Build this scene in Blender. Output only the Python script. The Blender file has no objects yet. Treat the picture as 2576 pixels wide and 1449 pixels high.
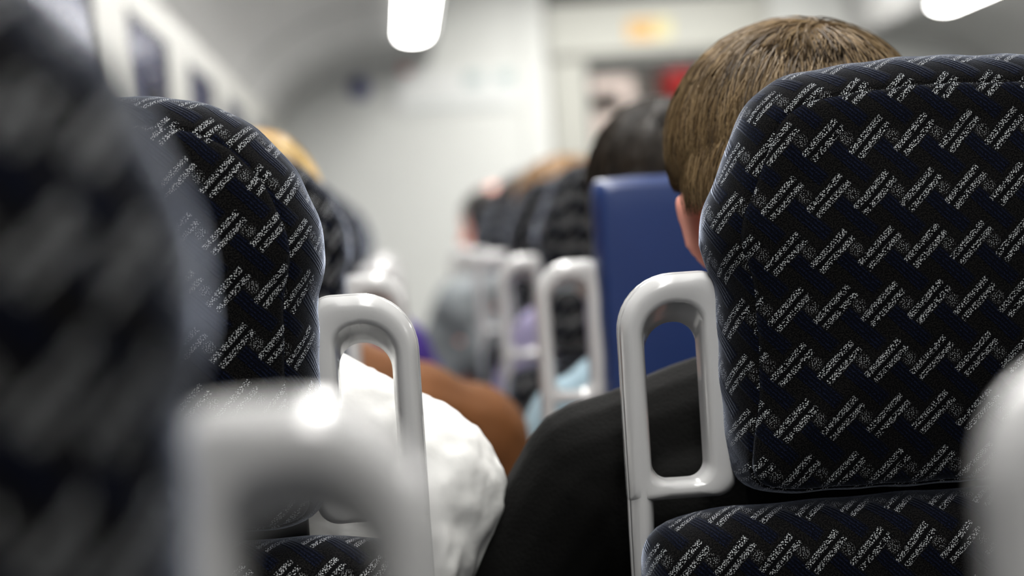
import bpy, bmesh, math, random
from mathutils import Vector, Matrix
random.seed(7)
C = bpy.context.scene
COL = C.collection
PI = math.pi

# ---------------------------------------------------------------- camera
EYE = Vector((0, 0, 1.17))
F = 4900.0
T = math.radians(3.8)
cy = Vector((-298, 121.5, -F)).normalized()
up = Vector((-math.sin(T), math.cos(T), 0))
cz = (up - cy * up.dot(cy)).normalized()
cx = cy.cross(cz)
M = Matrix((cx, cy, cz)).to_4x4()
M.translation = EYE
cd = bpy.data.cameras.new('camera')
cd.sensor_fit = 'HORIZONTAL'
cd.sensor_width = 36.0
cd.lens = F / 2576 * 36.0
cd.clip_start = 0.02
cd.dof.use_dof = True
cd.dof.focus_distance = 1.40
cd.dof.aperture_fstop = (cd.lens / 1000) / 0.022
cam = bpy.data.objects.new('camera', cd)
COL.objects.link(cam)
cam.matrix_world = M
C.camera = cam

# ---------------------------------------------------------------- world, exposure
w = bpy.data.worlds.new('night'); C.world = w; w.use_nodes = True
w.node_tree.nodes['Background'].inputs[0].default_value = (0.44, 0.43, 0.52, 1)
w.node_tree.nodes['Background'].inputs[1].default_value = 0.8
C.view_settings.view_transform = 'Standard'
C.view_settings.look = 'None'
C.view_settings.gamma = 1
C.view_settings.use_curve_mapping = False
C.view_settings.exposure = 0.0
LAMP = 33.0
C.cycles.max_bounces = 8
C.cycles.diffuse_bounces = 5
C.cycles.caustics_reflective = False
C.cycles.caustics_refractive = False


# ---------------------------------------------------------------- materials
def mat(name, col, rough=.5, metal=0, coat=0, sheen=0, emit=None, noise=0, nscale=20, bump=0, bscale=200, spec=.5):
    m = bpy.data.materials.new(name); m.use_nodes = True
    nt = m.node_tree; b = nt.nodes['Principled BSDF']
    b.inputs['Base Color'].default_value = (*col, 1)
    b.inputs['Roughness'].default_value = rough
    b.inputs['Metallic'].default_value = metal
    b.inputs['Coat Weight'].default_value = coat
    b.inputs['Coat Roughness'].default_value = .12
    b.inputs['Sheen Weight'].default_value = sheen
    b.inputs['Specular IOR Level'].default_value = spec
    if emit:
        b.inputs['Emission Color'].default_value = (*emit[0], 1)
        b.inputs['Emission Strength'].default_value = emit[1]
    tc = nt.nodes.new('ShaderNodeTexCoord')
    if noise:
        n = nt.nodes.new('ShaderNodeTexNoise'); n.inputs['Scale'].default_value = nscale; n.inputs['Detail'].default_value = 4
        nt.links.new(tc.outputs['Object'], n.inputs['Vector'])
        mx = nt.nodes.new('ShaderNodeMix'); mx.data_type = 'RGBA'
        mx.inputs[6].default_value = (*[max(0, c * (1 - noise)) for c in col], 1)
        mx.inputs[7].default_value = (*[min(1, c * (1 + noise)) for c in col], 1)
        nt.links.new(n.outputs['Fac'], mx.inputs[0]); nt.links.new(mx.outputs[2], b.inputs['Base Color'])
    if bump:
        n2 = nt.nodes.new('ShaderNodeTexNoise'); n2.inputs['Scale'].default_value = bscale; n2.inputs['Detail'].default_value = 3
        nt.links.new(tc.outputs['Object'], n2.inputs['Vector'])
        bp = nt.nodes.new('ShaderNodeBump'); bp.inputs['Strength'].default_value = bump; bp.inputs['Distance'].default_value = .002
        nt.links.new(n2.outputs['Fac'], bp.inputs['Height']); nt.links.new(bp.outputs[0], b.inputs['Normal'])
    return m


class E:
    """a scalar socket with arithmetic, to write the weave as formulas"""
    nt = None

    def __init__(self, s): self.s = s

    @staticmethod
    def op(o, *a, clamp=False):
        n = E.nt.nodes.new('ShaderNodeMath'); n.operation = o; n.use_clamp = clamp
        for i, v in enumerate(a):
            if isinstance(v, E): E.nt.links.new(v.s, n.inputs[i])
            else: n.inputs[i].default_value = v
        return E(n.outputs[0])

    def __add__(s, o): return E.op('ADD', s, o)
    def __radd__(s, o): return E.op('ADD', s, o)
    def __sub__(s, o): return E.op('SUBTRACT', s, o)
    def __rsub__(s, o): return E.op('SUBTRACT', o, s)
    def __mul__(s, o): return E.op('MULTIPLY', s, o)
    def __rmul__(s, o): return E.op('MULTIPLY', s, o)
    def abs(s): return E.op('ABSOLUTE', s)


def inside(e, lim, soft):
    """1 where e < lim, fading over soft"""
    return E.op('MULTIPLY', (lim + soft * .5) - e, 1.0 / soft, clamp=True)


PA, PB = .0325, .0396      # repeat of the weave


def fabric(name, bright=1.0):
    m = bpy.data.materials.new(name); m.use_nodes = True
    nt = m.node_tree; E.nt = nt; b = nt.nodes['Principled BSDF']
    uv = nt.nodes.new('ShaderNodeUVMap'); uv.uv_map = 'UVMap'
    ns = nt.nodes.new('ShaderNodeTexNoise'); ns.inputs['Scale'].default_value = 60; ns.inputs['Detail'].default_value = 1
    nt.links.new(uv.outputs[0], ns.inputs['Vector'])
    sub = nt.nodes.new('ShaderNodeVectorMath'); sub.operation = 'SUBTRACT'; sub.inputs[1].default_value = (.5, .5, .5)
    nt.links.new(ns.outputs['Color'], sub.inputs[0])
    sc = nt.nodes.new('ShaderNodeVectorMath'); sc.operation = 'SCALE'; sc.inputs['Scale'].default_value = .0015
    nt.links.new(sub.outputs[0], sc.inputs[0])
    ad = nt.nodes.new('ShaderNodeVectorMath'); ad.operation = 'ADD'
    nt.links.new(uv.outputs[0], ad.inputs[0]); nt.links.new(sc.outputs[0], ad.inputs[1])
    sp = nt.nodes.new('ShaderNodeSeparateXYZ'); nt.links.new(ad.outputs[0], sp.inputs[0])
    u, v = E(sp.outputs[0]), E(sp.outputs[1])

    def local(cx_, cy_):
        x = E.op('WRAP', u - cx_, PA / 2, -PA / 2)
        y = E.op('WRAP', v - cy_, PB / 2, -PB / 2)
        return x, y, (x + y) * .7071, (x - y) * .7071      # s runs up-right, t runs down-right

    def bar(cx_, cy_, L, W):
        x, y, s, t = local(cx_, cy_)
        return E.op('MULTIPLY', inside(s.abs(), L, .0012), inside(t.abs(), W, .0009))

    b1 = bar(0, 0, .0172, .0020)
    b2 = bar(.0058, -.0046, .0166, .0019)
    x, y, s, t = local(.0190, -.0018)
    r = E.op('SQRT', x * x + y * y)
    patch = inside(r, .0040, .003)
    bars = E.op('MAXIMUM', b1, b2)
    # navy woven straps running down-right
    x, y, s, t = local(.0205, -.0180)
    strap = E.op('MULTIPLY', inside(t.abs(), .0175, .003), inside(s.abs(), .0052, .0012))
    rib = E.op('SINE', s * 2400.0) * .5 + .5
    # dark gaps beside the light bars
    x, y, s, t = local(.0029, -.0023)
    gap = E.op('MULTIPLY', inside(s.abs(), .0175, .002), inside(t.abs(), .0068, .001))
    # stitches: small horizontal dashes
    mp = nt.nodes.new('ShaderNodeMapping'); mp.inputs['Scale'].default_value = (620, 960, 1)
    nt.links.new(uv.outputs[0], mp.inputs[0])
    vo = nt.nodes.new('ShaderNodeTexVoronoi'); vo.voronoi_dimensions = '2D'; vo.inputs['Scale'].default_value = 1; vo.inputs['Randomness'].default_value = .75
    nt.links.new(mp.outputs[0], vo.inputs['Vector'])
    dots = inside(E(vo.outputs['Distance']), .27, .24)
    dots2 = inside(E(vo.outputs['Distance']), .17, .20)
    cs = nt.nodes.new('ShaderNodeSeparateColor'); nt.links.new(vo.outputs['Color'], cs.inputs[0])
    rnd = E(cs.outputs[0])
    keep = inside(rnd, .84, .1)
    tone = E(cs.outputs[1]) * .65 + .45
    fl = nt.nodes.new('ShaderNodeTexNoise'); fl.inputs['Scale'].default_value = 900; fl.inputs['Detail'].default_value = 2
    nt.links.new(uv.outputs[0], fl.inputs['Vector'])
    fleck = E(fl.outputs['Fac'])
    light = E.op('MAXIMUM', bars * dots, patch * dots2) * keep * tone
    patch_cells = inside(1.0 - rnd, .97, .02)

    def mix(fac, a, c):
        n = nt.nodes.new('ShaderNodeMix'); n.data_type = 'RGBA'
        if isinstance(fac, E): nt.links.new(fac.s, n.inputs[0])
        else: n.inputs[0].default_value = fac
        for i, q in ((6, a), (7, c)):
            if isinstance(q, tuple): n.inputs[i].default_value = (*q, 1)
            else: nt.links.new(q, n.inputs[i])
        return n.outputs[2]
    yarn = inside(1.0 - fleck, .48, .16)
    ground = mix(yarn, (.0006, .0005, .0006), (.0082, .0076, .0072))
    navy = mix(E.op('MULTIPLY', yarn, rib), (.0006, .0008, .0022), (.0068, .0095, .024))
    c1 = mix(strap, ground, navy)
    c2 = mix(gap * .9, c1, (.0015, .0015, .0018))
    c3 = mix(light, c2, (.78 * bright, .80 * bright, .82 * bright))
    nt.links.new(c3, b.inputs['Base Color'])
    b.inputs['Roughness'].default_value = .9
    b.inputs['Specular IOR Level'].default_value = .04
    b.inputs['Sheen Weight'].default_value = .8
    b.inputs['Sheen Roughness'].default_value = .30
    b.inputs['Sheen Tint'].default_value = (.72, .80, 1, 1)
    h = light * .9 + strap * (rib * .35 + .35) + fleck * .35
    bp = nt.nodes.new('ShaderNodeBump'); bp.inputs['Strength'].default_value = .6; bp.inputs['Distance'].default_value = .0010
    nt.links.new(h.s, bp.inputs['Height']); nt.links.new(bp.outputs[0], b.inputs['Normal'])
    return m


M_FAB = fabric('woven_seat_fabric')
M_PLA = mat('grey_grab_plastic', (.50, .50, .50), .2, coat=.35, bump=.02, bscale=400)
M_PLAD = mat('grab_seam', (.06, .06, .06), .5)
M_BLK = mat('black_shell_plastic', (.004, .004, .005), .7, noise=.2, spec=.1)
M_BLUE = mat('blue_vinyl', (.004, .022, .105), .40, noise=.06, bump=.1, bscale=500)
M_CREAM = mat('cream_wall_laminate', (.42, .42, .385), .45, noise=.02, nscale=3)
M_WHITE = mat('white_end_wall_laminate', (.67, .68, .66), .45, noise=.02, nscale=3)
M_CEIL = mat('pale_grey_ceiling', (.34, .34, .335), .5, noise=.02)
M_DARK = mat('dark_rubber', (.03, .03, .03), .7)
M_RIB = mat('grey_ceiling_joint', (.22, .22, .21), .6)
M_FLOOR = mat('dark_floor_vinyl', (.07, .075, .09), .6, noise=.4, nscale=300)
M_ALU = mat('brushed_aluminium', (.6, .6, .6), .35, metal=1)
M_LAMP = mat('lamp_diffuser', (.9, .9, .9), .5, emit=((1, .985, .95), LAMP))
M_SKIN = mat('skin', (.86, .37, .28), .5, noise=.12, nscale=30)
M_EYE = mat('eye_white', (.8, .8, .78), .1)
M_EAR = mat('ear_skin', (.78, .24, .17), .45)


def glass_mat():
    m = bpy.data.materials.new('window_glass'); m.use_nodes = True
    nt = m.node_tree; out = nt.nodes['Material Output']; nt.nodes.remove(nt.nodes['Principled BSDF'])
    fr = nt.nodes.new('ShaderNodeFresnel'); fr.inputs[0].default_value = 1.45
    tr = nt.nodes.new('ShaderNodeBsdfTransparent'); tr.inputs[0].default_value = (.55, .56, .62, 1)
    gl = nt.nodes.new('ShaderNodeBsdfGlossy'); gl.inputs['Roughness'].default_value = .14
    mx = nt.nodes.new('ShaderNodeMixShader')
    ml = nt.nodes.new('ShaderNodeMath'); ml.operation = 'MULTIPLY'; ml.inputs[1].default_value = .13
    nt.links.new(fr.outputs[0], ml.inputs[0]); nt.links.new(ml.outputs[0], mx.inputs[0]); nt.links.new(tr.outputs[0], mx.inputs[1]); nt.links.new(gl.outputs[0], mx.inputs[2])
    nt.links.new(mx.outputs[0], out.inputs[0])
    return m


M_GLASS = glass_mat()
M_CLEAR = glass_mat()
M_CLEAR.node_tree.nodes['Transparent BSDF'].inputs[0].default_value = (.96, .97, .97, 1)


# ---------------------------------------------------------------- helpers
def link(name, me, m=None, parent=None):
    o = bpy.data.objects.new(name, me); COL.objects.link(o)
    if m:
        me.materials.clear()
        for q in (m if isinstance(m, (list, tuple)) else [m]): me.materials.append(q)
    if parent: o.parent = parent
    return o


def obj(name, bm, m, parent=None, smooth=True):
    me = bpy.data.meshes.new(name)
    bmesh.ops.recalc_face_normals(bm, faces=bm.faces)
    bm.to_mesh(me); bm.free()
    if smooth:
        for p in me.polygons: p.use_smooth = True
    return link(name, me, m, parent)


def tag(o, label=None, cat=None, group=None, kind=None):
    if label: o['label'] = label
    if cat: o['category'] = cat
    if group: o['group'] = group
    if kind: o['kind'] = kind
    return o


def empty(name, loc=(0, 0, 0)):
    o = bpy.data.objects.new(name, None); COL.objects.link(o); o.location = loc
    o.empty_display_size = .05
    return o


def copy_tree(o, parent=None):
    c = o.copy(); COL.objects.link(c); c.parent = parent
    for ch in list(o.children): copy_tree(ch, c)
    return c


def box(bm, x0, x1, y0, y1, z0, z1, bev=0):
    r = bmesh.ops.create_cube(bm, size=1)
    for v in r['verts']:
        v.co = Vector((x0 + (v.co.x + .5) * (x1 - x0), y0 + (v.co.y + .5) * (y1 - y0), z0 + (v.co.z + .5) * (z1 - z0)))
    if bev:
        es = {e for v in r['verts'] for e in v.link_edges}
        bmesh.ops.bevel(bm, geom=list(es), offset=bev, segments=3, affect='EDGES', profile=.5)


def ringfaces(bm, A, B):
    n = len(A)
    for i in range(n):
        bm.faces.new((A[i], A[(i + 1) % n], B[(i + 1) % n], B[i]))


def capsule(bm, p0, p1, r0, r1, seg=14, sx=1.0, sy=1.0):
    p0, p1 = Vector(p0), Vector(p1); d = p1 - p0; L = max(d.length, 1e-5); d = d / L
    a = d.orthogonal().normalized(); b = d.cross(a)
    rings = []
    prof = [(-math.cos(k * PI / 8) * r0, math.sin(k * PI / 8) * r0) for k in range(1, 5)]
    prof += [(L + math.sin(k * PI / 8) * r1, math.cos(k * PI / 8) * r1) for k in range(0, 4)]
    for (h, r) in prof:
        ring = []
        for i in range(seg):
            t = 2 * PI * i / seg
            off = (a * math.cos(t) + b * math.sin(t)) * r
            off.x *= sx; off.y *= sy
            ring.append(bm.verts.new(p0 + d * h + off))
        rings.append(ring)
    for i in range(len(rings) - 1): ringfaces(bm, rings[i], rings[i + 1])
    c0 = bm.verts.new(p0 - d * r0); c1 = bm.verts.new(p1 + d * r1)
    for i in range(seg):
        bm.faces.new((c0, rings[0][(i + 1) % seg], rings[0][i]))
        bm.faces.new((c1, rings[-1][i], rings[-1][(i + 1) % seg]))


def ellip(bm, c, r, sub=3, rot=None):
    res = bmesh.ops.create_icosphere(bm, subdivisions=sub, radius=1)
    for v in res['verts']:
        q = Vector((v.co.x * r[0], v.co.y * r[1], v.co.z * r[2]))
        if rot: q = rot @ q
        v.co = q + Vector(c)


def melt(name, bm, voxel, smooth=6, disp=0, dscale=.1, disp2=0):
    """fuse overlapping closed forms into one continuous surface"""
    me = bpy.data.meshes.new(name); bmesh.ops.recalc_face_normals(bm, faces=bm.faces); bm.to_mesh(me); bm.free()
    o = bpy.data.objects.new(name, me); COL.objects.link(o)
    r = o.modifiers.new('r', 'REMESH'); r.mode = 'VOXEL'; r.voxel_size = voxel; r.use_smooth_shade = True
    if smooth:
        s = o.modifiers.new('s', 'SMOOTH'); s.factor = .5; s.iterations = smooth
    for (st, scl) in ((disp, dscale), (disp2, dscale * .35)):
        if st:
            tx = bpy.data.textures.new(name, 'CLOUDS'); tx.noise_scale = scl; tx.noise_depth = 1
            d = o.modifiers.new('d', 'DISPLACE'); d.texture = tx; d.strength = st; d.mid_level = .5; d.texture_coords = 'LOCAL'
    bpy.context.view_layer.update()
    dg = bpy.context.evaluated_depsgraph_get()
    out = bpy.data.meshes.new_from_object(o.evaluated_get(dg))
    out.name = name
    bpy.data.objects.remove(o); bpy.data.meshes.remove(me)
    for p in out.polygons: p.use_smooth = True
    return out


def catmull(pts, per=12, closed=True):
    out = []; n = len(pts)
    for i in range(n if closed else n - 1):
        p0, p1, p2, p3 = (Vector(pts[(i - 1) % n]), Vector(pts[i]), Vector(pts[(i + 1) % n]), Vector(pts[(i + 2) % n]))
        for k in range(per):
            t = k / per
            out.append(.5 * ((2 * p1) + (p2 - p0) * t + (2 * p0 - 5 * p1 + 4 * p2 - p3) * t * t + (3 * p1 - p0 - 3 * p2 + p3) * t ** 3))
    return out


def resample(pts, n):
    m = len(pts); d = [0]
    for i in range(m): d.append(d[-1] + (pts[(i + 1) % m] - pts[i]).length)
    out = []; j = 0
    for k in range(n):
        s = d[-1] * k / n
        while d[j + 1] < s: j += 1
        t = (s - d[j]) / max(d[j + 1] - d[j], 1e-9)
        out.append(pts[j].lerp(pts[(j + 1) % m], t))
    return out


# ---------------------------------------------------------------- seats
def cushion_mesh(name, half, R, H, uvoff, seam=True, N=220, dome=.006, wob=.0005, mirror_uv=1):
    """padded cushion: half = outline (u, z) from bottom centre round to top centre; R rim rounding, H half thickness"""
    pts = [Vector((-a, z)) for a, z in half] + [Vector((a, z)) for a, z in reversed(half[1:-1])]
    O = resample(catmull(pts), N)
    n = len(O)
    nor = []
    for i in range(n):
        t = (O[(i + 2) % n] - O[(i - 2) % n]).normalized(); nor.append(Vector((t.y, -t.x)))
    for _ in range(3):
        nor = [(nor[i - 1] + nor[i] * 2 + nor[(i + 1) % n]).normalized() for i in range(n)]
    cen = sum(O, Vector((0, 0))) / n
    if (O[0] - cen).dot(nor[0]) < 0: nor = [-q for q in nor]
    low0 = min(p.y for p in O)
    I = [O[i] - nor[i] * (.014 + (R - .014) * min(1, max(0, (O[i].y - low0 - .012) / .07))) for i in range(n)]
    for _ in range(8):
        I = [(I[i - 1] + I[i] * 2 + I[(i + 1) % n]) / 4 for i in range(n)]
    bm = bmesh.new(); uvl = bm.loops.layers.uv.new('UVMap')
    U = {}
    rings = []
    def addring(P, Y, UVs):
        ring = []
        for i in range(n):
            v = bm.verts.new((P[i].x, Y[i] if isinstance(Y, list) else Y, P[i].y)); U[v] = UVs[i]; ring.append(v)
        rings.append(ring)
    for r in (.12, .35, .6, .8, .92):
        P = [cen + (I[i] - cen) * r for i in range(n)]
        addring(P, -H - dome * (1 - r * r), [p.copy() for p in P])
    phis = [0, 9, 18, 26, 30, 33, 34.5, 36, 39, 44, 52, 60, 68, 76, 84, 92, 102, 114, 128, 145, 163, 180]
    SE = 34.5 if seam else -99
    for ph in phis:
        a = math.radians(ph); gr = .0016 * math.exp(-((ph - SE) / 1.6) ** 2)
        P = []; Y = []; uvs = []
        for i in range(n):
            wv = wob * (math.sin(i * .31) + math.sin(i * .83 + 2)) * math.sin(a)
            vec = O[i] - I[i]; L = vec.length; nn = vec / L
            P.append(I[i] + nn * (L * math.sin(a) + wv - gr * math.sin(a)))
            Y.append(-H * math.cos(a) + gr * math.cos(a))
            arc = L * a if L * a < 1 else 0
            q = I[i] + nn * arc
            if ph > SE and seam: q = q + Vector((.011, .006))
            uvs.append(q)
        addring(P, Y, uvs)
    for r in (.9, .6, .3, .12):
        P = [cen + (I[i] - cen) * r for i in range(n)]
        addring(P, H + dome * (1 - r * r), [p.copy() for p in P])
    for k in range(len(rings) - 1):
        ringfaces(bm, rings[k], rings[k + 1])
    for ring, Y in ((rings[0], -H - dome), (rings[-1], H + dome)):
        c = bm.verts.new((cen.x, Y, cen.y)); U[c] = cen.copy()
        for i in range(n): bm.faces.new((c, ring[i], ring[(i + 1) % n]))
    # uv: continuous over the rings, broken at the seam
    seamring = set(rings[5 + phis.index(34.5)]) if seam else set()
    past = set()
    if seam:
        for rg in rings[5 + phis.index(34.5) + 1:]: past.update(rg)
    for f in bm.faces:
        anyp = any(v in past for v in f.verts)
        for l in f.loops:
            q = U[l.vert]
            if anyp and l.vert in seamring: q = q + Vector((.011, .006))
            l[uvl].uv = (q.x + uvoff[0], q.y + uvoff[1])
    bmesh.ops.recalc_face_normals(bm, faces=bm.faces)
    me = bpy.data.meshes.new(name); bm.to_mesh(me); bm.free()
    for p in me.polygons: p.use_smooth = True
    me.materials.append(M_FAB)
    return me


def rrect(u0, u1, z0, z1, rtl, rtr, rbr, rbl, na=10, ms=14):
    """rounded rectangle, same point structure for any radii; starts bottom-left going up the left side"""
    P = []
    def side(a, b):
        for k in range(ms): P.append(Vector(a).lerp(Vector(b), k / ms))
    def arc(c, r, a0, a1):
        for k in range(na):
            a = math.radians(a0 + (a1 - a0) * k / na); P.append(Vector((c[0] + r * math.cos(a), c[1] + r * math.sin(a))))
    side((u0, z0 + rbl), (u0, z1 - rtl)); arc((u0 + rtl, z1 - rtl), rtl, 180, 90)
    side((u0 + rtl, z1), (u1 - rtr, z1)); arc((u1 - rtr, z1 - rtr), rtr, 90, 0)
    side((u1, z1 - rtr), (u1, z0 + rbr)); arc((u1 - rbr, z0 + rbr), rbr, 0, -90)
    side((u1 - rbr, z0), (u0 + rbl, z0)); arc((u0 + rbl, z0 + rbl), rbl, 270, 180)
    return P


def handle_bm(sgn):
    """moulded grab handle; u grows towards the free (outer) side, x = sgn*u"""
    outer = rrect(.157, .2395, .9645, 1.1325, .020, .043, .003, .016)
    innN = rrect(.1785, .2215, .9785, 1.1085, .016, .024, .013, .013)
    innF = rrect(.1800, .2190, .9790, 1.0955, .017, .021, .012, .012)
    bm = bmesh.new(); rings = []
    for i in range(len(outer)):
        o, a, f = outer[i], innN[i], innF[i]
        d = o - a; L = d.length; d = d / L
        df = (o - f).normalized(); 
        k = min(1, L / .018)
        sec = [(f + df * .0000, .006), (a.lerp(f, .45), -.004), (a, -.0115), (a + d * .0015 * k, -.0150), (a + d * .0035 * k, -.0184), (a + d * .0065 * k, -.0194),
               (a.lerp(o, .5), -.0194), (o - d * .0080 * k, -.0194), (o - d * .0055 * k, -.0180), (o - d * .003 * k, -.0150), (o - d * .0013 * k, -.0118), (o - d * .0007, -.0088),
               (o - d * .0028, -.0084), (o - d * .0028, -.0074), (o - d * .0003, -.0066), (o, -.001), (o - d * .0006, .009), (o - d * .003 * k, .015), (o - d * .008 * k, .0185),
               (f.lerp(o, .5), .0190), (f + df * .004, .0180), (f + df * .001, .0145), (f, .010)]
        rings.append([bm.verts.new((sgn * p.x, y, p.y)) for p, y in sec])
    rings.append(rings[0])
    for i in range(len(rings) - 1):
        A, B = rings[i], rings[i + 1]; m = len(A)
        for j in range(m): bm.faces.new((A[j], A[(j + 1) % m], B[(j + 1) % m], B[j]))
    # leg carrying on down beside the backrest
    stn = [(1.0, .2214, .2394), (.988, .2214, .2394), (.976, .2214, .2394), (.966, .2214, .2394), (.955, .2216, .2396), (.94, .2222, .2398), (.90, .2225, .240), (.80, .2222, .241), (.62, .222, .242), (.46, .222, .242)]
    rs = []
    for z, a, o in stn:
        e_ = {1.0: .0012, .988: .0003, .976: 0}.get(z, -.0002)
        sec = [(a, -.010), (a + .003, -.0165 + e_), (a + .006, -.0194 + e_), (o - .0080, -.0194 + e_), (o - .0055, -.0180), (o - .003, -.0150), (o - .0013, -.0118), (o - .0007, -.0088), (o - .0028, -.0084), (o - .0028, -.0074), (o - .0003, -.0066),
               (o, .002), (o - .001, .012), (o - .006, .018), (a + .006, .018), (a + .001, .012), (a, 0)]
        rs.append([bm.verts.new((sgn * x, y, z)) for x, y in sec])
    for i in range(len(rs) - 1): ringfaces(bm, rs[i], rs[i + 1])
    bm.faces.new(rs[-1]); bm.faces.new(rs[0])
    return bm


HR_R = [(0, .9655), (.08, .9655), (.125, .9665), (.147, .970), (.160, .980), (.166, .998), (.168, 1.053), (.168, 1.088), (.1695, 1.122), (.174, 1.142), (.1765, 1.154), (.171, 1.179), (.158, 1.208), (.145, 1.238), (.128, 1.259), (.104, 1.2715), (.068, 1.277), (.034, 1.279), (0, 1.280)]
HR_L = [(0, .9655), (.08, .9655), (.125, .9665), (.147, .970), (.160, .980), (.165, .998), (.166, 1.053), (.167, 1.088), (.169, 1.128), (.1735, 1.146), (.1765, 1.160), (.1755, 1.178), (.1695, 1.199), (.158, 1.226), (.142, 1.248), (.119, 1.267), (.087, 1.279), (.050, 1.285), (0, 1.287)]
LOW = [(0, .44), (.16, .44), (.205, .445), (.226, .465), (.233, .51), (.236, .65), (.237, .85), (.236, .915), (.230, .938), (.216, .950), (.195, .956), (.160, .959), (.09, .960), (0, .960)]
BLUE_BACK = [(0, .50), (.12, .50), (.150, .505), (.163, .525), (.167, .58), (.166, .80), (.165, 1.00), (.167, 1.14), (.167, 1.19), (.1655, 1.215), (.1625, 1.2225), (.153, 1.2255), (.12, 1.226), (.06, 1.226), (0, 1.226)]


def make_seat(side, blue=False):
    """side +1: handle towards +x (left column), -1: handle towards -x (right column)"""
    root = empty('train_seat')
    if side < 0:
        uvh, uvl_, half = (.126, -1.223), (.112, -.932), HR_R
    else:
        uvh, uvl_, half = (-.139, -1.145), (-.139 + .012, -.90), HR_L
    if blue:
        me = cushion_mesh('backrest', BLUE_BACK, .014, .035, (0, 0), seam=False)
        me.materials.clear(); me.materials.append(M_BLUE)
        link('backrest', me, None, root)
    else:
        link('headrest', cushion_mesh('headrest', half, .052, .050, uvh, dome=.016), None, root)
        o = link('backrest', cushion_mesh('backrest', LOW, .036, .050, uvl_, seam=False), None, root)
        o.location = (0, -.012, 0)
        bm = bmesh.new(); box(bm, -.150, .150, .0, .03, .90, 1.03, .01)
        obj('shell', bm, M_BLK, root)
    gh = obj('grab_handle', handle_bm(side), M_PLA, root); gh.location.y = .016
    bm = bmesh.new()
    ellip(bm, (0, 0, 0), (1, 1, 1), 4)
    for v in bm.verts:
        c = v.co
        v.co = Vector((math.copysign(abs(c.x) ** .35, c.x) * .225, .27 + math.copysign(abs(c.y) ** .4, c.y) * .22, .395 + math.copysign(abs(c.z) ** .6, c.z) * .065))
    bm.loops.layers.uv.new('UVMap'); uvq = bm.loops.layers.uv[0]
    for f in bm.faces:
        for l in f.loops: l[uvq].uv = (l.vert.co.x, l.vert.co.y + l.vert.co.z)
    obj('seat_cushion', bm, M_BLUE if blue else M_FAB, root)
    bm = bmesh.new(); box(bm, -.20, .20, .02, .44, .27, .335, .012); box(bm, -.05, .05, .14, .32, .02, .28, .01); box(bm, -.16, .16, .10, .38, 0, .025, .008)
    obj('base', bm, M_BLK, root)
    return root


PITCH = .85
XR, XL = .40, -.226
seatR, seatL, seatB = make_seat(-1), make_seat(1), make_seat(-1, True)
LBL = {
    ('L', 0): 'large dark blurred seat nearest the camera at the left edge of the picture',
    ('L', 1): 'sharp dark patterned seat left of the gap, with the white shirt behind its handle',
    ('L', 2): 'soft-focus patterned seat directly behind the sharp left-hand seat, blond hair above it',
    ('L', 3): 'third patterned seat of the left column, a blurred sliver right of the blond passenger',
    ('L', 4): 'small blurred patterned seat of the left column, between the third and the last',
    ('L', 5): 'last small blurred patterned seat of the left column before the white end wall',
    ('R', 0): 'nearest seat on the right, its blurred grey handle at the lower right picture edge',
    ('R', 1): 'large sharp dark patterned seat on the right with a grey grab handle',
    ('R', 2): 'plain blue vinyl seat with a squared top and a grey grab handle',
    ('R', 3): 'blurred patterned seat left of the blue seat, in front of the blond passenger in grey',
    ('R', 4): 'small blurred patterned seat beyond the grey-jacketed passenger on the right',
    ('R', 5): 'blurred seat of the right column beside the dark-haired passenger, far along the row',
    ('R', 6): 'farthest blurred patterned seat of the right column near the end wall',
}
used = set()
for col, x0, src, rows in (('L', XL, seatL, range(0, 6)), ('R', XR, seatR, range(0, 7))):
    for k in rows:
        s = seatB if (col, k) == ('R', 2) else src
        o = s if s.name not in used else copy_tree(s)
        used.add(s.name)
        o.location = (x0, .57 + PITCH * k, 0); o.scale = (1, 1, 1)
        if k == 0:      # the nearest two sit a touch wider and lower
            o.location = (x0 + (.013 if col == 'R' else -.005), .565, 0); o.scale = (1, 1, .994)
        tag(o, LBL[(col, k)], 'seat', 'train seats in the left column' if col == 'L' else 'train seats in the right column')

# ---------------------------------------------------------------- carriage shell
WX0, WX1, MID, YE, YB = -.5, 3.04, 1.27, 9.5, -1.9


def struct(name, bm, m, parent=None, smooth=False):
    o = obj(name, bm, m, parent, smooth); o['kind'] = 'structure'; return o


bm = bmesh.new(); box(bm, WX0 - .1, WX1 + .1, YB, 12.2, -.06, 0); struct('floor', bm, M_FLOOR)
half = [(-.52, 1.745), (-.498, 1.748), (-.487, 1.765), (-.455, 1.81), (-.40, 1.862), (-.32, 1.915), (-.219, 1.962), (-.10, 1.995), (.0, 2.008), (.065, 2.012), (.066, 2.03), (.214, 2.03), (.215, 2.012), (.235, 2.02), (.245, 2.08), (.26, 2.30), (.32, 2.38), (.5, 2.42), (MID, 2.44)]
cove = [tuple(q) for q in catmull([half[1]] + half[2:9] + [(.03, 2.0105)], 8, closed=False)][8:]
cove = [q for q in cove if q[0] < half[8][0]]
full = half[:2] + cove + half[8:]
prof = full + [(2 * MID - x, z) for x, z in reversed(full[:-1])]
bm = bmesh.new()
A = [bm.verts.new((x, YB, z)) for x, z in prof]; B = [bm.verts.new((x, YE + .02, z)) for x, z in prof]
for i in range(len(A) - 1): bm.faces.new((A[i], B[i], B[i + 1], A[i + 1]))
A2 = [bm.verts.new((x, YB, 2.55)) for x in (-.52, 2 * MID + .52)]; B2 = [bm.verts.new((x, YE + .02, 2.55)) for x in (-.52, 2 * MID + .52)]
bm.faces.new((A2[0], A2[1], B2[1], B2[0]))
bm.faces.new((A[0], A2[0], B2[0], B[0])); bm.faces.new((A2[1], A[-1], B[-1], B2[1]))
o = struct('ceiling', bm, M_CEIL)
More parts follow.
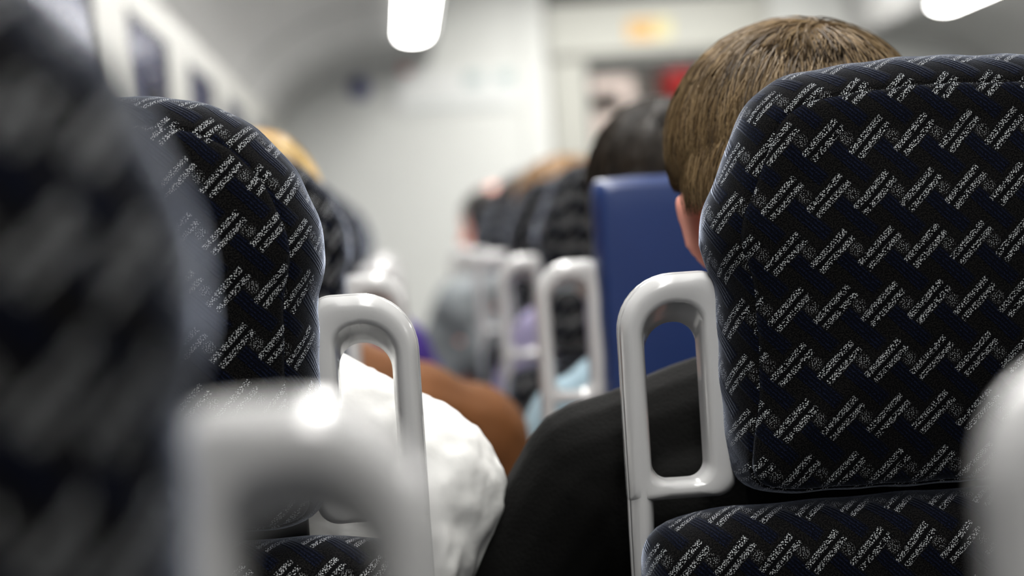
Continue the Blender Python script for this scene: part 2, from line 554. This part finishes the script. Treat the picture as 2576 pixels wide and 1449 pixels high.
# joints across the ceiling panels
for k, yy in enumerate((6.9, 4.2, 1.5)):
    bm = bmesh.new()
    for sgn in (0, 1):
        pts = [(x if not sgn else 2 * MID - x, z) for x, z in half[1:10]]
        for (xa, za), (xb, zb) in zip(pts[:-1], pts[1:]):
            va = [bm.verts.new((xa, yy, za - .004)), bm.verts.new((xb, yy, zb - .004)), bm.verts.new((xb, yy + .05, zb - .004)), bm.verts.new((xa, yy + .05, za - .004))]
            vb = [bm.verts.new((v.co.x, v.co.y, v.co.z + .006)) for v in va]
            bm.faces.new(va); bm.faces.new(vb[::-1]); ringfaces(bm, va, vb)
    struct('trim_%d' % (k + 1), bm, M_RIB)

# left wall with its row of windows
WZ0, WZ1 = 1.0, 1.672
starts = [3.92 + 1.16 * k for k in range(-5, 5)]
bm = bmesh.new()
box(bm, WX0 - .012, WX0, YB, YE, 0, WZ0); box(bm, WX0 - .012, WX0, YB, YE, WZ1, 1.80)
prev = YB
for s in starts:
    box(bm, WX0 - .012, WX0, prev, s, WZ0, WZ1); prev = s + .72
box(bm, WX0 - .012, WX0, prev, YE, WZ0, WZ1)
struct('wall_left', bm, mat('side_wall_laminate', (.33, .33, .305), .5, noise=.02, nscale=3))
for k, s in enumerate(starts):
    if s + .72 < .3: continue
    bm = bmesh.new()
    box(bm, WX0 - .006, WX0 - .002, s, s + .72, WZ0, WZ1)
    wn = struct('window_%d' % (k + 1), bm, M_GLASS)
    bm = bmesh.new(); g = .012
    box(bm, WX0 - .002, WX0 + .002, s, s + g, WZ0, WZ1); box(bm, WX0 - .002, WX0 + .002, s + .72 - g, s + .72, WZ0, WZ1)
    box(bm, WX0 - .002, WX0 + .002, s, s + .72, WZ0, WZ0 + g); box(bm, WX0 - .002, WX0 + .002, s, s + .72, WZ1 - g, WZ1)
    obj('window_seal', bm, M_RIB, wn, False)
bm = bmesh.new(); box(bm, WX1, WX1 + .06, YB, YE, 0, 1.80); struct('wall_right', bm, M_CREAM)
bm = bmesh.new(); box(bm, WX0 - .06, WX1 + .06, YB - .05, YB, 0, 2.5); struct('wall_back', bm, mat('back_wall_laminate', (.30, .30, .29), .6))
# end wall with its door
DX0, DX1 = .81, 1.91
bm = bmesh.new()
box(bm, WX0 - .06, .67, YE, YE + .06, 0, 2.5); box(bm, .678, DX0 - .008, YE, YE + .06, 0, 2.5)
box(bm, DX1, WX1 + .06, YE, YE + .06, 0, 2.5); box(bm, DX0 - .008, DX1, YE, YE + .06, 2.30, 2.5)
box(bm, .66, .69, YE + .03, YE + .05, 0, 2.5)
struct('wall_end', bm, M_WHITE)
bm = bmesh.new(); box(bm, DX0, DX1 - .01, YE - .03, YE + .05, 2.005, 2.262, .006); struct('trim_4', bm, M_CREAM)
bm = bmesh.new(); box(bm, DX0, 1.62, YE - .02, YE + .05, 2.268, 2.36); struct('trim_5', bm, M_DARK)
bm = bmesh.new()
GX0, GX1, GZ0, GZ1 = 1.00, 1.74, 1.10, 1.975
box(bm, DX0 + .01, GX0, YE + .01, YE + .045, .02, 2.0); box(bm, GX1, DX1 - .01, YE + .01, YE + .045, .02, 2.0)
box(bm, GX0, GX1, YE + .01, YE + .045, .02, GZ0); box(bm, GX0, GX1, YE + .01, YE + .045, GZ1, 2.0)
door = struct('door_1', bm, M_CREAM)
bm = bmesh.new(); box(bm, GX0, GX1, YE + .022, YE + .030, GZ0, GZ1); obj('door_pane', bm, M_CLEAR, door, False)
bm = bmesh.new(); box(bm, GX0, GX1, YE + .008, YE + .047, GZ1 - .062, GZ1 + .004)  # tall black top bar: shade at the window head put into its colour
box(bm, GX0 - .004, GX0 + .012, YE + .008, YE + .047, GZ0, GZ1); box(bm, GX1 - .012, GX1 + .004, YE + .008, YE + .047, GZ0, GZ1)
obj('window_seal', bm, M_DARK, door, False)
bm = bmesh.new(); capsule(bm, (DX0 + .09, YE - .02, .95), (DX0 + .09, YE - .02, 1.15), .012, .012); obj('door_handle', bm, M_ALU, door)
# vestibule beyond the door
bm = bmesh.new()
box(bm, .2, .26, YE + .06, 12.0, 0, 2.5); box(bm, 2.4, 2.46, YE + .06, 12.0, 0, 2.5); box(bm, .2, 2.46, 12.0, 12.06, 0, 2.5)
struct('wall_vestibule', bm, M_CREAM)
bm = bmesh.new(); box(bm, .2, 2.46, YE + .06, 12.06, 2.5, 2.55); struct('ceiling_vestibule', bm, M_CEIL)


# ---------------------------------------------------------------- lamps
def make_lamp(L):
    r = empty('ceiling_lamp')
    bm = bmesh.new(); box(bm, -.070, .070, 0, L, .008, .018); obj('housing', bm, M_ALU, r, False)
    bm = bmesh.new(); n = 16
    def ring(y, k): return [bm.verts.new((.062 * k * math.cos(PI * i / n), y, .008 - .026 * k * math.sin(PI * i / n))) for i in range(n + 1)]
    R = [ring(.004, .35), ring(.010, .75), ring(.025, 1), ring(L - .025, 1), ring(L - .010, .75), ring(L - .004, .35)]
    for a, b in zip(R[:-1], R[1:]):
        for i in range(n): bm.faces.new((a[i], a[i + 1], b[i + 1], b[i]))
        bm.faces.new((a[n], a[0], b[0], b[n]))
    bm.faces.new(R[0]); bm.faces.new(R[-1])
    obj('diffuser', bm, M_LAMP, r)
    return r


lamp = make_lamp(2.4)
first = True
for x, nm in ((.14, 'left'), (2.4, 'right')):
    for k, y in enumerate((5.8, 3.35, .9, -.45)):
        o = lamp if first else copy_tree(lamp); first = False
        o.location = (x, y, 2.012)
        o.scale = (1, .54 if k == 3 else 1, 1)
        where = ['its end glowing at the picture top', 'second from the end wall', 'above the sharp pair of seats', 'above the nearest blurred seats'][k]
        tag(o, 'white strip lamp on the %s ceiling edge, %s' % (nm, where), 'lamp', 'ceiling strip lamps')
pl = empty('added_panel_lamp', (MID, 8.55, 2.435)); tag(pl, 'added flat ceiling panel lamp, out of view, brightening the end wall', 'lamp')  # fill lamp added out of view to brighten the end wall
bm = bmesh.new(); box(bm, -.75, .75, -.30, .30, -.012, 0); obj('frame', bm, M_ALU, pl, False)
bm = bmesh.new(); box(bm, -.72, .72, -.27, .27, -.018, -.0125); obj('diffuser', bm, mat('added_panel_diffuser', (.9, .9, .9), .5, emit=((1, .985, .94), 21)), pl, False)
o = copy_tree(lamp); o.location = (1.3, 9.75, 2.48); o.scale = (2, .4, 1)  # lamp copy added out of view to light the vestibule
tag(o, 'unseen strip lamp added to light the vestibule behind the end door', 'lamp')

# ---------------------------------------------------------------- things on and behind the end wall
def disc(bm, x, y, z, r, t=.006, n=32, sx=1.0):
    a = [bm.verts.new((x + sx * r * math.cos(2 * PI * i / n), y, z + r * math.sin(2 * PI * i / n))) for i in range(n)]
    b = [bm.verts.new((v.co.x, y + t, v.co.z)) for v in a]
    bm.faces.new(a); bm.faces.new(b[::-1]); ringfaces(bm, a, b)


M_SBLUE = mat('sign_blue', (.03, .04, .22), .4)
M_SRED = mat('sign_red', (.65, .05, .06), .4)
M_YEL = mat('sticker_amber', (.58, .36, .13), .4)
M_YEL2 = mat('sticker_yellow', (.60, .55, .30), .4)
M_PAPER = mat('notice_paper', (.74, .75, .745), .5)
M_TEAL = mat('notice_teal', (.42, .50, .50), .5)
M_PINK = mat('pale_pink_panel', (.85, .70, .64), .5)
M_RED = mat('red_enamel', (.55, .008, .01), .35)
bm = bmesh.new(); disc(bm, -.116, YE - .008, 1.912, .052); tag(obj('round_sign', bm, M_SBLUE), 'small round dark blue sign on the end wall, left of the notice board', 'sign')
bm = bmesh.new(); box(bm, .085, .135, YE - .006, YE, 1.955, 2.0); tag(obj('wall_sticker', bm, M_SRED, smooth=False), 'tiny faded red sticker on the end wall below the strip lamp', 'sticker')
nb = empty('notice_board', (.355, YE, 1.80)); tag(nb, 'white notice board with pale teal print on the end wall', 'notice board')
bm = bmesh.new(); box(bm, -.30, .30, -.015, 0, -.02, .17, .003); obj('board', bm, M_PAPER, nb, False)
for xx in (.085, .24):
    bm = bmesh.new(); box(bm, xx - .045, xx + .045, -.018, -.014, .09, .155); obj('printed_panel', bm, M_TEAL, nb, False)
bm = bmesh.new(); box(bm, -.24, .26, -.018, -.014, 0, .008); obj('printed_line', bm, M_TEAL, nb, False)
st = empty('door_sticker', (1.31, YE - .03, 2.115)); tag(st, 'amber and yellow sticker on the cream panel above the end door', 'sticker')
bm = bmesh.new(); box(bm, -.11, .03, -.004, 0, -.05, .05); obj('amber_field', bm, M_YEL, st, False)
bm = bmesh.new(); box(bm, .03, .11, -.004, 0, -.05, .05); obj('yellow_field', bm, M_YEL2, st, False)
cab = empty('vestibule_cabinet', (1.24, 11.2, 0)); tag(cab, 'pale pink cabinet behind the end door glass, with a black vent', 'cabinet')
bm = bmesh.new(); box(bm, -.09, .20, 0, .35, 0, 2.02, .01); obj('body', bm, M_PINK, cab, False)
bm = bmesh.new(); box(bm, -.07, .12, -.03, .0, 1.84, 1.935, .01); obj('vent', bm, M_BLK, cab, False)
rd = empty('hose_box', (1.75, 11.2, 1.72)); tag(rd, 'red box on the vestibule wall seen through the end door glass', 'box')
bm = bmesh.new(); box(bm, -.09, .13, .1, .75, .17, .40, .02); obj('case', bm, M_RED, rd)
bm = bmesh.new(); box(bm, -.12, .13, .1, .75, .06, .165, .01); obj('bracket', bm, M_BLK, rd)

# coat added as a stand-in for a dark patch in the window
ct = empty('stand_in_coat', (WX0, 4.14, 1.545)); tag(ct, 'added black coat for a dark patch in the left window, above the sharp left seat', 'coat')
bm = bmesh.new(); capsule(bm, (0, 0, 0), (.022, 0, .006), .005, .005); obj('hook', bm, M_ALU, ct)
bm = bmesh.new()
capsule(bm, (.016, 0, -.03), (.018, -.01, -.42), .014, .016, sy=2.4); capsule(bm, (.018, .03, -.08), (.018, .04, -.42), .012, .014, sy=1.6)
link('coat_body', melt('coat_body', bm, .006, 4, .008, .05), mat('black_coat', (.012, .012, .012), .8), ct)


# ---------------------------------------------------------------- people
def build_body(voxel, drop=0, shw=.175, el=.235):
    """seated figure in its own space: hips over the origin, facing +y, z = height above the floor"""
    bm = bmesh.new()
    ellip(bm, (0, -.005, 1.222), (.082, .098, .095)); ellip(bm, (0, .035, 1.135), (.060, .062, .066)); ellip(bm, (0, -.03, 1.17), (.074, .07, .075))
    ellip(bm, (0, .045, 1.20), (.066, .055, .06))
    capsule(bm, (0, .095, 1.19), (0, .112, 1.150), .010, .015); ellip(bm, (0, .108, 1.148), (.018, .013, .010))
    ellip(bm, (0, .092, 1.115), (.024, .012, .007)); ellip(bm, (0, .091, 1.103), (.020, .011, .007)); ellip(bm, (0, .088, 1.078), (.022, .018, .016))
    for s in (-1, 1):
        ellip(bm, (s * .030, .088, 1.206), (.022, .012, .007)); ellip(bm, (s * .045, .065, 1.155), (.022, .02, .018))
        # ear: rim and lobe standing off the head
        capsule(bm, (s * .082, -.002, 1.170), (s * .097, -.022, 1.184), .012, .011); capsule(bm, (s * .097, -.022, 1.184), (s * .092, -.018, 1.152), .011, .009)
        capsule(bm, (s * .092, -.018, 1.152), (s * .078, -.006, 1.134), .009, .008); capsule(bm, (s * .08, -.006, 1.17), (s * .08, -.004, 1.145), .010, .008)
    capsule(bm, (0, -.012, 1.14), (0, -.03, 1.03), .060, .062)
    capsule(bm, (-.06, -.02, .98 - drop), (.06, -.02, .98 - drop), .075, .075); capsule(bm, (0, -.01, .95), (0, 0, .62), .11, .10, sx=1.15)
    ellip(bm, (0, 0, .56), (.155, .11, .085))
    for s in (-1, 1):
        capsule(bm, (s * .08, -.02, 1.0 - drop), (s * shw, -.02, .975 - drop), .05 - drop * .1, .045)
        capsule(bm, (s * (shw + .005), -.02, .965 - drop), (s * el, .06, .74), .045, .036)
        capsule(bm, (s * el, .06, .74), (s * .150, .30, .665), .036, .025)
        # palm and five fingers resting on the thigh
        capsule(bm, (s * .147, .31, .662), (s * .132, .36, .652), .024, .026, sy=.9)
        for f, (dx, L) in enumerate(((-.028, .055), (-.010, .068), (.009, .064), (.026, .050))):
            b0 = Vector((s * .130 + dx, .375, .652)); b1 = b0 + Vector((dx * .15, L * .55, .002)); b2 = b1 + Vector((dx * .1, L * .45, -.018))
            capsule(bm, b0, b1, .0090, .0080, 8); capsule(bm, b1, b2, .0080, .0068, 8)
        t0 = Vector((s * .118, .335, .655)); t1 = t0 + Vector((-s * .026, .022, -.002)); t2 = t1 + Vector((-s * .008, .026, -.008))
        capsule(bm, t0, t1, .011, .0095, 8); capsule(bm, t1, t2, .0095, .0078, 8)
        capsule(bm, (s * .085, .0, .545), (s * .115, .42, .545), .080, .062); capsule(bm, (s * .115, .42, .54), (s * .12, .42, .11), .058, .038)
        capsule(bm, (s * .12, .40, .05), (s * .125, .52, .035), .036, .030)
    return melt('body', bm, voxel, 3)


BODY = build_body(.0055)
BODY_LOW = build_body(.007, .07, .165)
BODY_IN = build_body(.007, .01, .140, .115)
for q in (BODY, BODY_LOW, BODY_IN): q.materials.append(M_SKIN)


def build_trousers():
    bm = bmesh.new()
    ellip(bm, (0, 0, .56), (.168, .125, .10))
    for s in (-1, 1):
        capsule(bm, (s * .085, .0, .548), (s * .115, .42, .548), .093, .074); capsule(bm, (s * .115, .42, .542), (s * .12, .41, .13), .070, .056)
    return melt('trousers', bm, .009, 4, .008, .06)


def build_shoe(s):
    bm = bmesh.new(); capsule(bm, (s * .12, .37, .052), (s * .127, .55, .045), .047, .040); box(bm, s * .122 - .045, s * .122 + .045, .32, .59, 0, .022)
    return melt('shoe', bm, .007, 3)


TROU = build_trousers(); SHOE = {s: build_shoe(s) for s in (-1, 1)}
M_JEANS = mat('dark_denim', (.02, .028, .05), .85, noise=.3, nscale=60)
M_SHOE = mat('black_shoe', (.015, .015, .015), .5)
TROU.materials.append(M_JEANS)
for s in SHOE.values(): s.materials.append(M_SHOE)


def build_top(shw=.185, shz=.985, r=.060, low=(.235, .87), necktop=1.015, elbow=(.275, .05, .73), lowy=.02, voxel=.006, disp=.010, ds=.07, collar=True, lift=0, disp2=0):
    bm = bmesh.new()
    capsule(bm, (0, -.005, .93), (0, .005, .60), .125, .125, sx=1.30); capsule(bm, (-.10, -.015, .93), (.10, -.015, .93), .095, .095)
    for s in (-1, 1):
        capsule(bm, (s * .045, -.02, necktop), (s * shw, -.015, shz), .062, r)
        capsule(bm, (s * (shw + .004), -.015, shz - .012), (s * low[0], lowy, low[1]), r + .002, .060)
        capsule(bm, (s * low[0], lowy, low[1]), (s * elbow[0], elbow[1], elbow[2]), .060, .054)
        capsule(bm, (s * elbow[0], elbow[1], elbow[2]), (s * .155, .29, .672), .054, .036)
    if collar: capsule(bm, (0, -.022, necktop + .02), (0, -.018, necktop + .055), .072, .066)
    return melt('top', bm, voxel, 5, disp, ds, disp2)


def strands(bm, c, rad, n, length, rr, zmin, crown, seed, mats=3, front=.4, side=False):
    """thin locks combed away from the crown over the ellipsoid (c, rad)"""
    rn = random.Random(seed)
    cr = Vector(crown)
    for _ in range(n):
        for _t in range(50):
            p = Vector((rn.gauss(0, 1), rn.gauss(0, 1), rn.gauss(0, 1))).normalized()
            if c[2] + p.z * rad[2] > zmin + .02 and p.y < front + p.z * .6: break
        pts = []; q = p.copy(); L = length * rn.uniform(.5, 1.15); steps = 7; curl = rn.uniform(-.35, .35); lift = rn.uniform(0, .0045)
        for k in range(steps + 1):
            h = 1 + .012 * rn.random() * 0 + (lift + .0035 * math.sin(PI * k / steps)) / rad[0]
            w_ = Vector((c[0] + q.x * rad[0] * h, c[1] + q.y * rad[1] * h, c[2] + q.z * rad[2] * h))
            if w_.z < zmin + (min(.068, max(0, abs(w_.x) - .040) * 3.0) if side else 0): break
            pts.append(w_)
            away = (q - cr); away = away - q * away.dot(q)
            down = Vector((0, -.15, -1)); down = down - q * down.dot(q)
            d = away.normalized() * .55 + down * .75 + q.cross(away.normalized()) * curl
            q = (q + d.normalized() * (L / steps) / rad[2]).normalized()
        if len(pts) < 3: continue
        mi = rn.choice([0, 0, 1, 1, 2] if mats == 3 else [0])
        rings = []
        for k, w_ in enumerate(pts):
            t = (pts[min(k + 1, len(pts) - 1)] - pts[max(k - 1, 0)]).normalized()
            a = t.orthogonal().normalized(); b = t.cross(a); rk = rr * (1 - .75 * k / (len(pts) - 1))
            rings.append([bm.verts.new(w_ + (a * math.cos(j * 2.0944) + b * math.sin(j * 2.0944)) * rk) for j in range(3)])
        for a, b in zip(rings[:-1], rings[1:]):
            for j in range(3):
                f = bm.faces.new((a[j], a[(j + 1) % 3], b[(j + 1) % 3], b[j])); f.material_index = mi


def hair_mats(name, base, hi, lo):
    return [mat(name, base, .5, noise=.55, nscale=38, spec=.35), mat(name + '_light', hi, .45, noise=.5, nscale=38, spec=.35), mat(name + '_dark', lo, .5, noise=.5, nscale=38)]


def build_hair(style, mats, seed, n, c=(0, -.005, 1.228), rad=(.104, .113, .098)):
    bm = bmesh.new()
    ellip(bm, c, rad); ellip(bm, (0, -.042, 1.192), (.097, .082, .088))
    if style == 'long':
        capsule(bm, (0, -.06, 1.20), (0, -.075, 1.02), .085, .070, sy=.6)
        for s in (-1, 1): capsule(bm, (s * .075, -.03, 1.20), (s * .085, -.035, .99), .035, .026)
    if style == 'side':
        capsule(bm, (0, -.06, 1.20), (0, -.07, 1.06), .085, .07, sy=.6)
    me = melt('hair', bm, .006, 4, .006, .03)
    bm = bmesh.new(); bm.from_mesh(me)
    # open the face and the space under the ears
    dele = [v for v in bm.verts if (v.co.y > .055 and v.co.z < 1.245) or (v.co.z < 1.165 and v.co.y > -.004 and style == 'short') or (style == 'short' and (v.co.z < 1.10 or (abs(v.co.x) > .056 and v.co.z < 1.186)))]
    bmesh.ops.delete(bm, geom=dele, context='VERTS')
    zmin = 1.125 if style == 'short' else 1.10
    strands(bm, c, (rad[0] * .985, rad[1] * .985, rad[2] * .985), n, .12, .00062 if n > 1500 else .0016, zmin, (.15, -.35, .92), seed, side=(style == 'short'))
    strands(bm, (0, -.042, 1.190), (.0975, .0825, .0885), n // 3, .09, .0007 if n > 1500 else .0016, 1.105 if style == 'short' else 1.10, (.15, -.35, .92), seed + 50, front=-.40, side=(style == 'short'))
    out = bpy.data.meshes.new('hair'); bm.to_mesh(out); bm.free(); bpy.data.meshes.remove(me)
    for p in out.polygons: p.use_smooth = True
    for m in mats: out.materials.append(m)
    return out


H_BROWN = hair_mats('brown_hair', (.125, .080, .036), (.20, .135, .066), (.060, .037, .017))
H_DARK = hair_mats('dark_brown_hair', (.012, .0075, .004), (.026, .017, .009), (.006, .004, .0025))
H_BLOND = hair_mats('blond_hair', (.55, .38, .15), (.65, .48, .22), (.25, .15, .06))
H_SAND = hair_mats('sandy_hair', (.26, .14, .05), (.35, .2, .08), (.2, .11, .04))


def person(label, x, y, top_me, top_mat, hair_me, dz=0, tilt=0, yaw=0, head_dx=0, body=BODY, head_dz=0, turn=0):
    r = empty('person', (x, y, 0)); tag(r, label, 'person')
    if head_dx or turn:
        me = body.copy()
        for v in me.vertices:
            k = min(1, max(0, (v.co.z - 1.0) / .12)); a = turn * k
            v.co.x, v.co.y = v.co.x * math.cos(a) - v.co.y * math.sin(a), v.co.x * math.sin(a) + v.co.y * math.cos(a)
            v.co.x += head_dx * k; v.co.z += head_dz * k
    else: me = body
    link('body', me, None, r)
    top_me.materials.clear(); top_me.materials.append(top_mat)
    t = link('top', top_me, None, r); t.location.z = dz
    link('trousers', TROU, None, r)
    for s in (-1, 1): link('shoe', SHOE[s], None, r)
    h = link('hair', hair_me, None, r); h.location = (head_dx, 0, head_dz); h.rotation_euler.z = turn
    for s in (-1, 1):
        e = bmesh.new(); q = Matrix.Rotation(turn, 3, 'Z') @ Vector((s * .030, .086, 0)); ellip(e, (q.x + head_dx, q.y, 1.193 + head_dz), (.011, .011, .009), 2); obj('eye', e, M_EYE, r)
    r.rotation_euler = (0, tilt, yaw)
    return r


M_JBLK = mat('black_jersey_jacket', (.0025, .0025, .0023), .8, sheen=.012, noise=.3, nscale=120, bump=.4, bscale=300, spec=.1)
M_JWHT = mat('white_cotton_shirt', (.86, .86, .84), .8, bump=.5, bscale=60)
M_JBRN = mat('tan_brown_jacket', (.15, .050, .007), .85, noise=.5, nscale=9)
M_JPUR = mat('purple_top', (.035, .009, .17), .8)
M_JGRY = mat('grey_mottled_jacket', (.20, .22, .23), .85, noise=.75, nscale=14)
M_JLIL = mat('lilac_jumper', (.30, .27, .42), .85, noise=.3, nscale=15)
M_JLBL = mat('light_blue_top', (.28, .40, .47), .8, noise=.15)
M_JNVY = mat('navy_coat', (.02, .024, .05), .85)

hs = build_hair('short', H_BROWN, 3, 8500)
man = person('man with short brown hair and a black jacket, beyond the big sharp right seat', .335, 1.585,
             build_top(disp=.006, ds=.09, voxel=.0045, shz=.972, necktop=1.012, low=(.250, .87), lowy=.0, elbow=(.325, .03, .73)), M_JBLK, hs, head_dx=0)
person('person in a white shirt, mostly hidden behind the sharp left seat and its handle', -.140, 1.585,
       build_top(shw=.152, shz=.978, r=.060, low=(.160, .885), lowy=.05, necktop=1.040, elbow=(.120, .16, .75), disp=.010, ds=.05, voxel=.0045, disp2=.004, collar=False), M_JWHT,
       build_hair('short', H_DARK, 5, 500), head_dx=-.065, body=BODY_IN, head_dz=-.055)
person('blond passenger in a tan brown jacket, seen beyond the white shirt', -.100, 2.44,
       build_top(shw=.185, shz=.925, necktop=.97, low=(.235, .84), disp=.012, collar=False), M_JBRN,
       build_hair('short', H_BLOND, 6, 500, c=(0, -.01, 1.226), rad=(.090, .103, .093)), head_dx=-.078, body=BODY_LOW)
person('passenger in purple, a sliver of shoulder right of the sharp left grab handle', -.180, 3.29,
       build_top(disp=.008), M_JPUR, build_hair('short', H_DARK, 8, 200), head_dx=-.05, head_dz=-.03).scale = (.93, 1, 1)
person('woman with long dark brown hair and a light blue top, in the blue seat', .385, 2.45,
       build_top(shw=.175, shz=.925, necktop=.97, low=(.225, .82), collar=False), M_JLBL,
       build_hair('long', H_DARK, 9, 900), head_dx=-.030, body=BODY_LOW)
person('passenger in a lilac jumper, hidden beyond the woman in the blue seat', .43, 3.29,
       build_top(disp=.012), M_JLIL, build_hair('side', H_DARK, 10, 200))
person('sandy-haired passenger in a mottled grey jacket leaning into the gap, far right column', .315, 4.14,
       build_top(shw=.175, shz=1.02, necktop=1.04, low=(.215, .90), disp=.02, collar=True), M_JGRY,
       build_hair('short', H_SAND, 11, 300), head_dx=.055, turn=.95)
person('dark-haired passenger in a navy coat farther along the right column', .375, 4.99,
       build_top(disp=.012), M_JNVY, build_hair('short', H_DARK, 12, 200), head_dx=-.012)
person('passenger farthest along the right column, pale face edge at the gap', .36, 5.84,
       build_top(disp=.012), M_JGRY, build_hair('short', H_DARK, 13, 200, rad=(.09, .10, .085)), head_dx=-.055, turn=1.0)
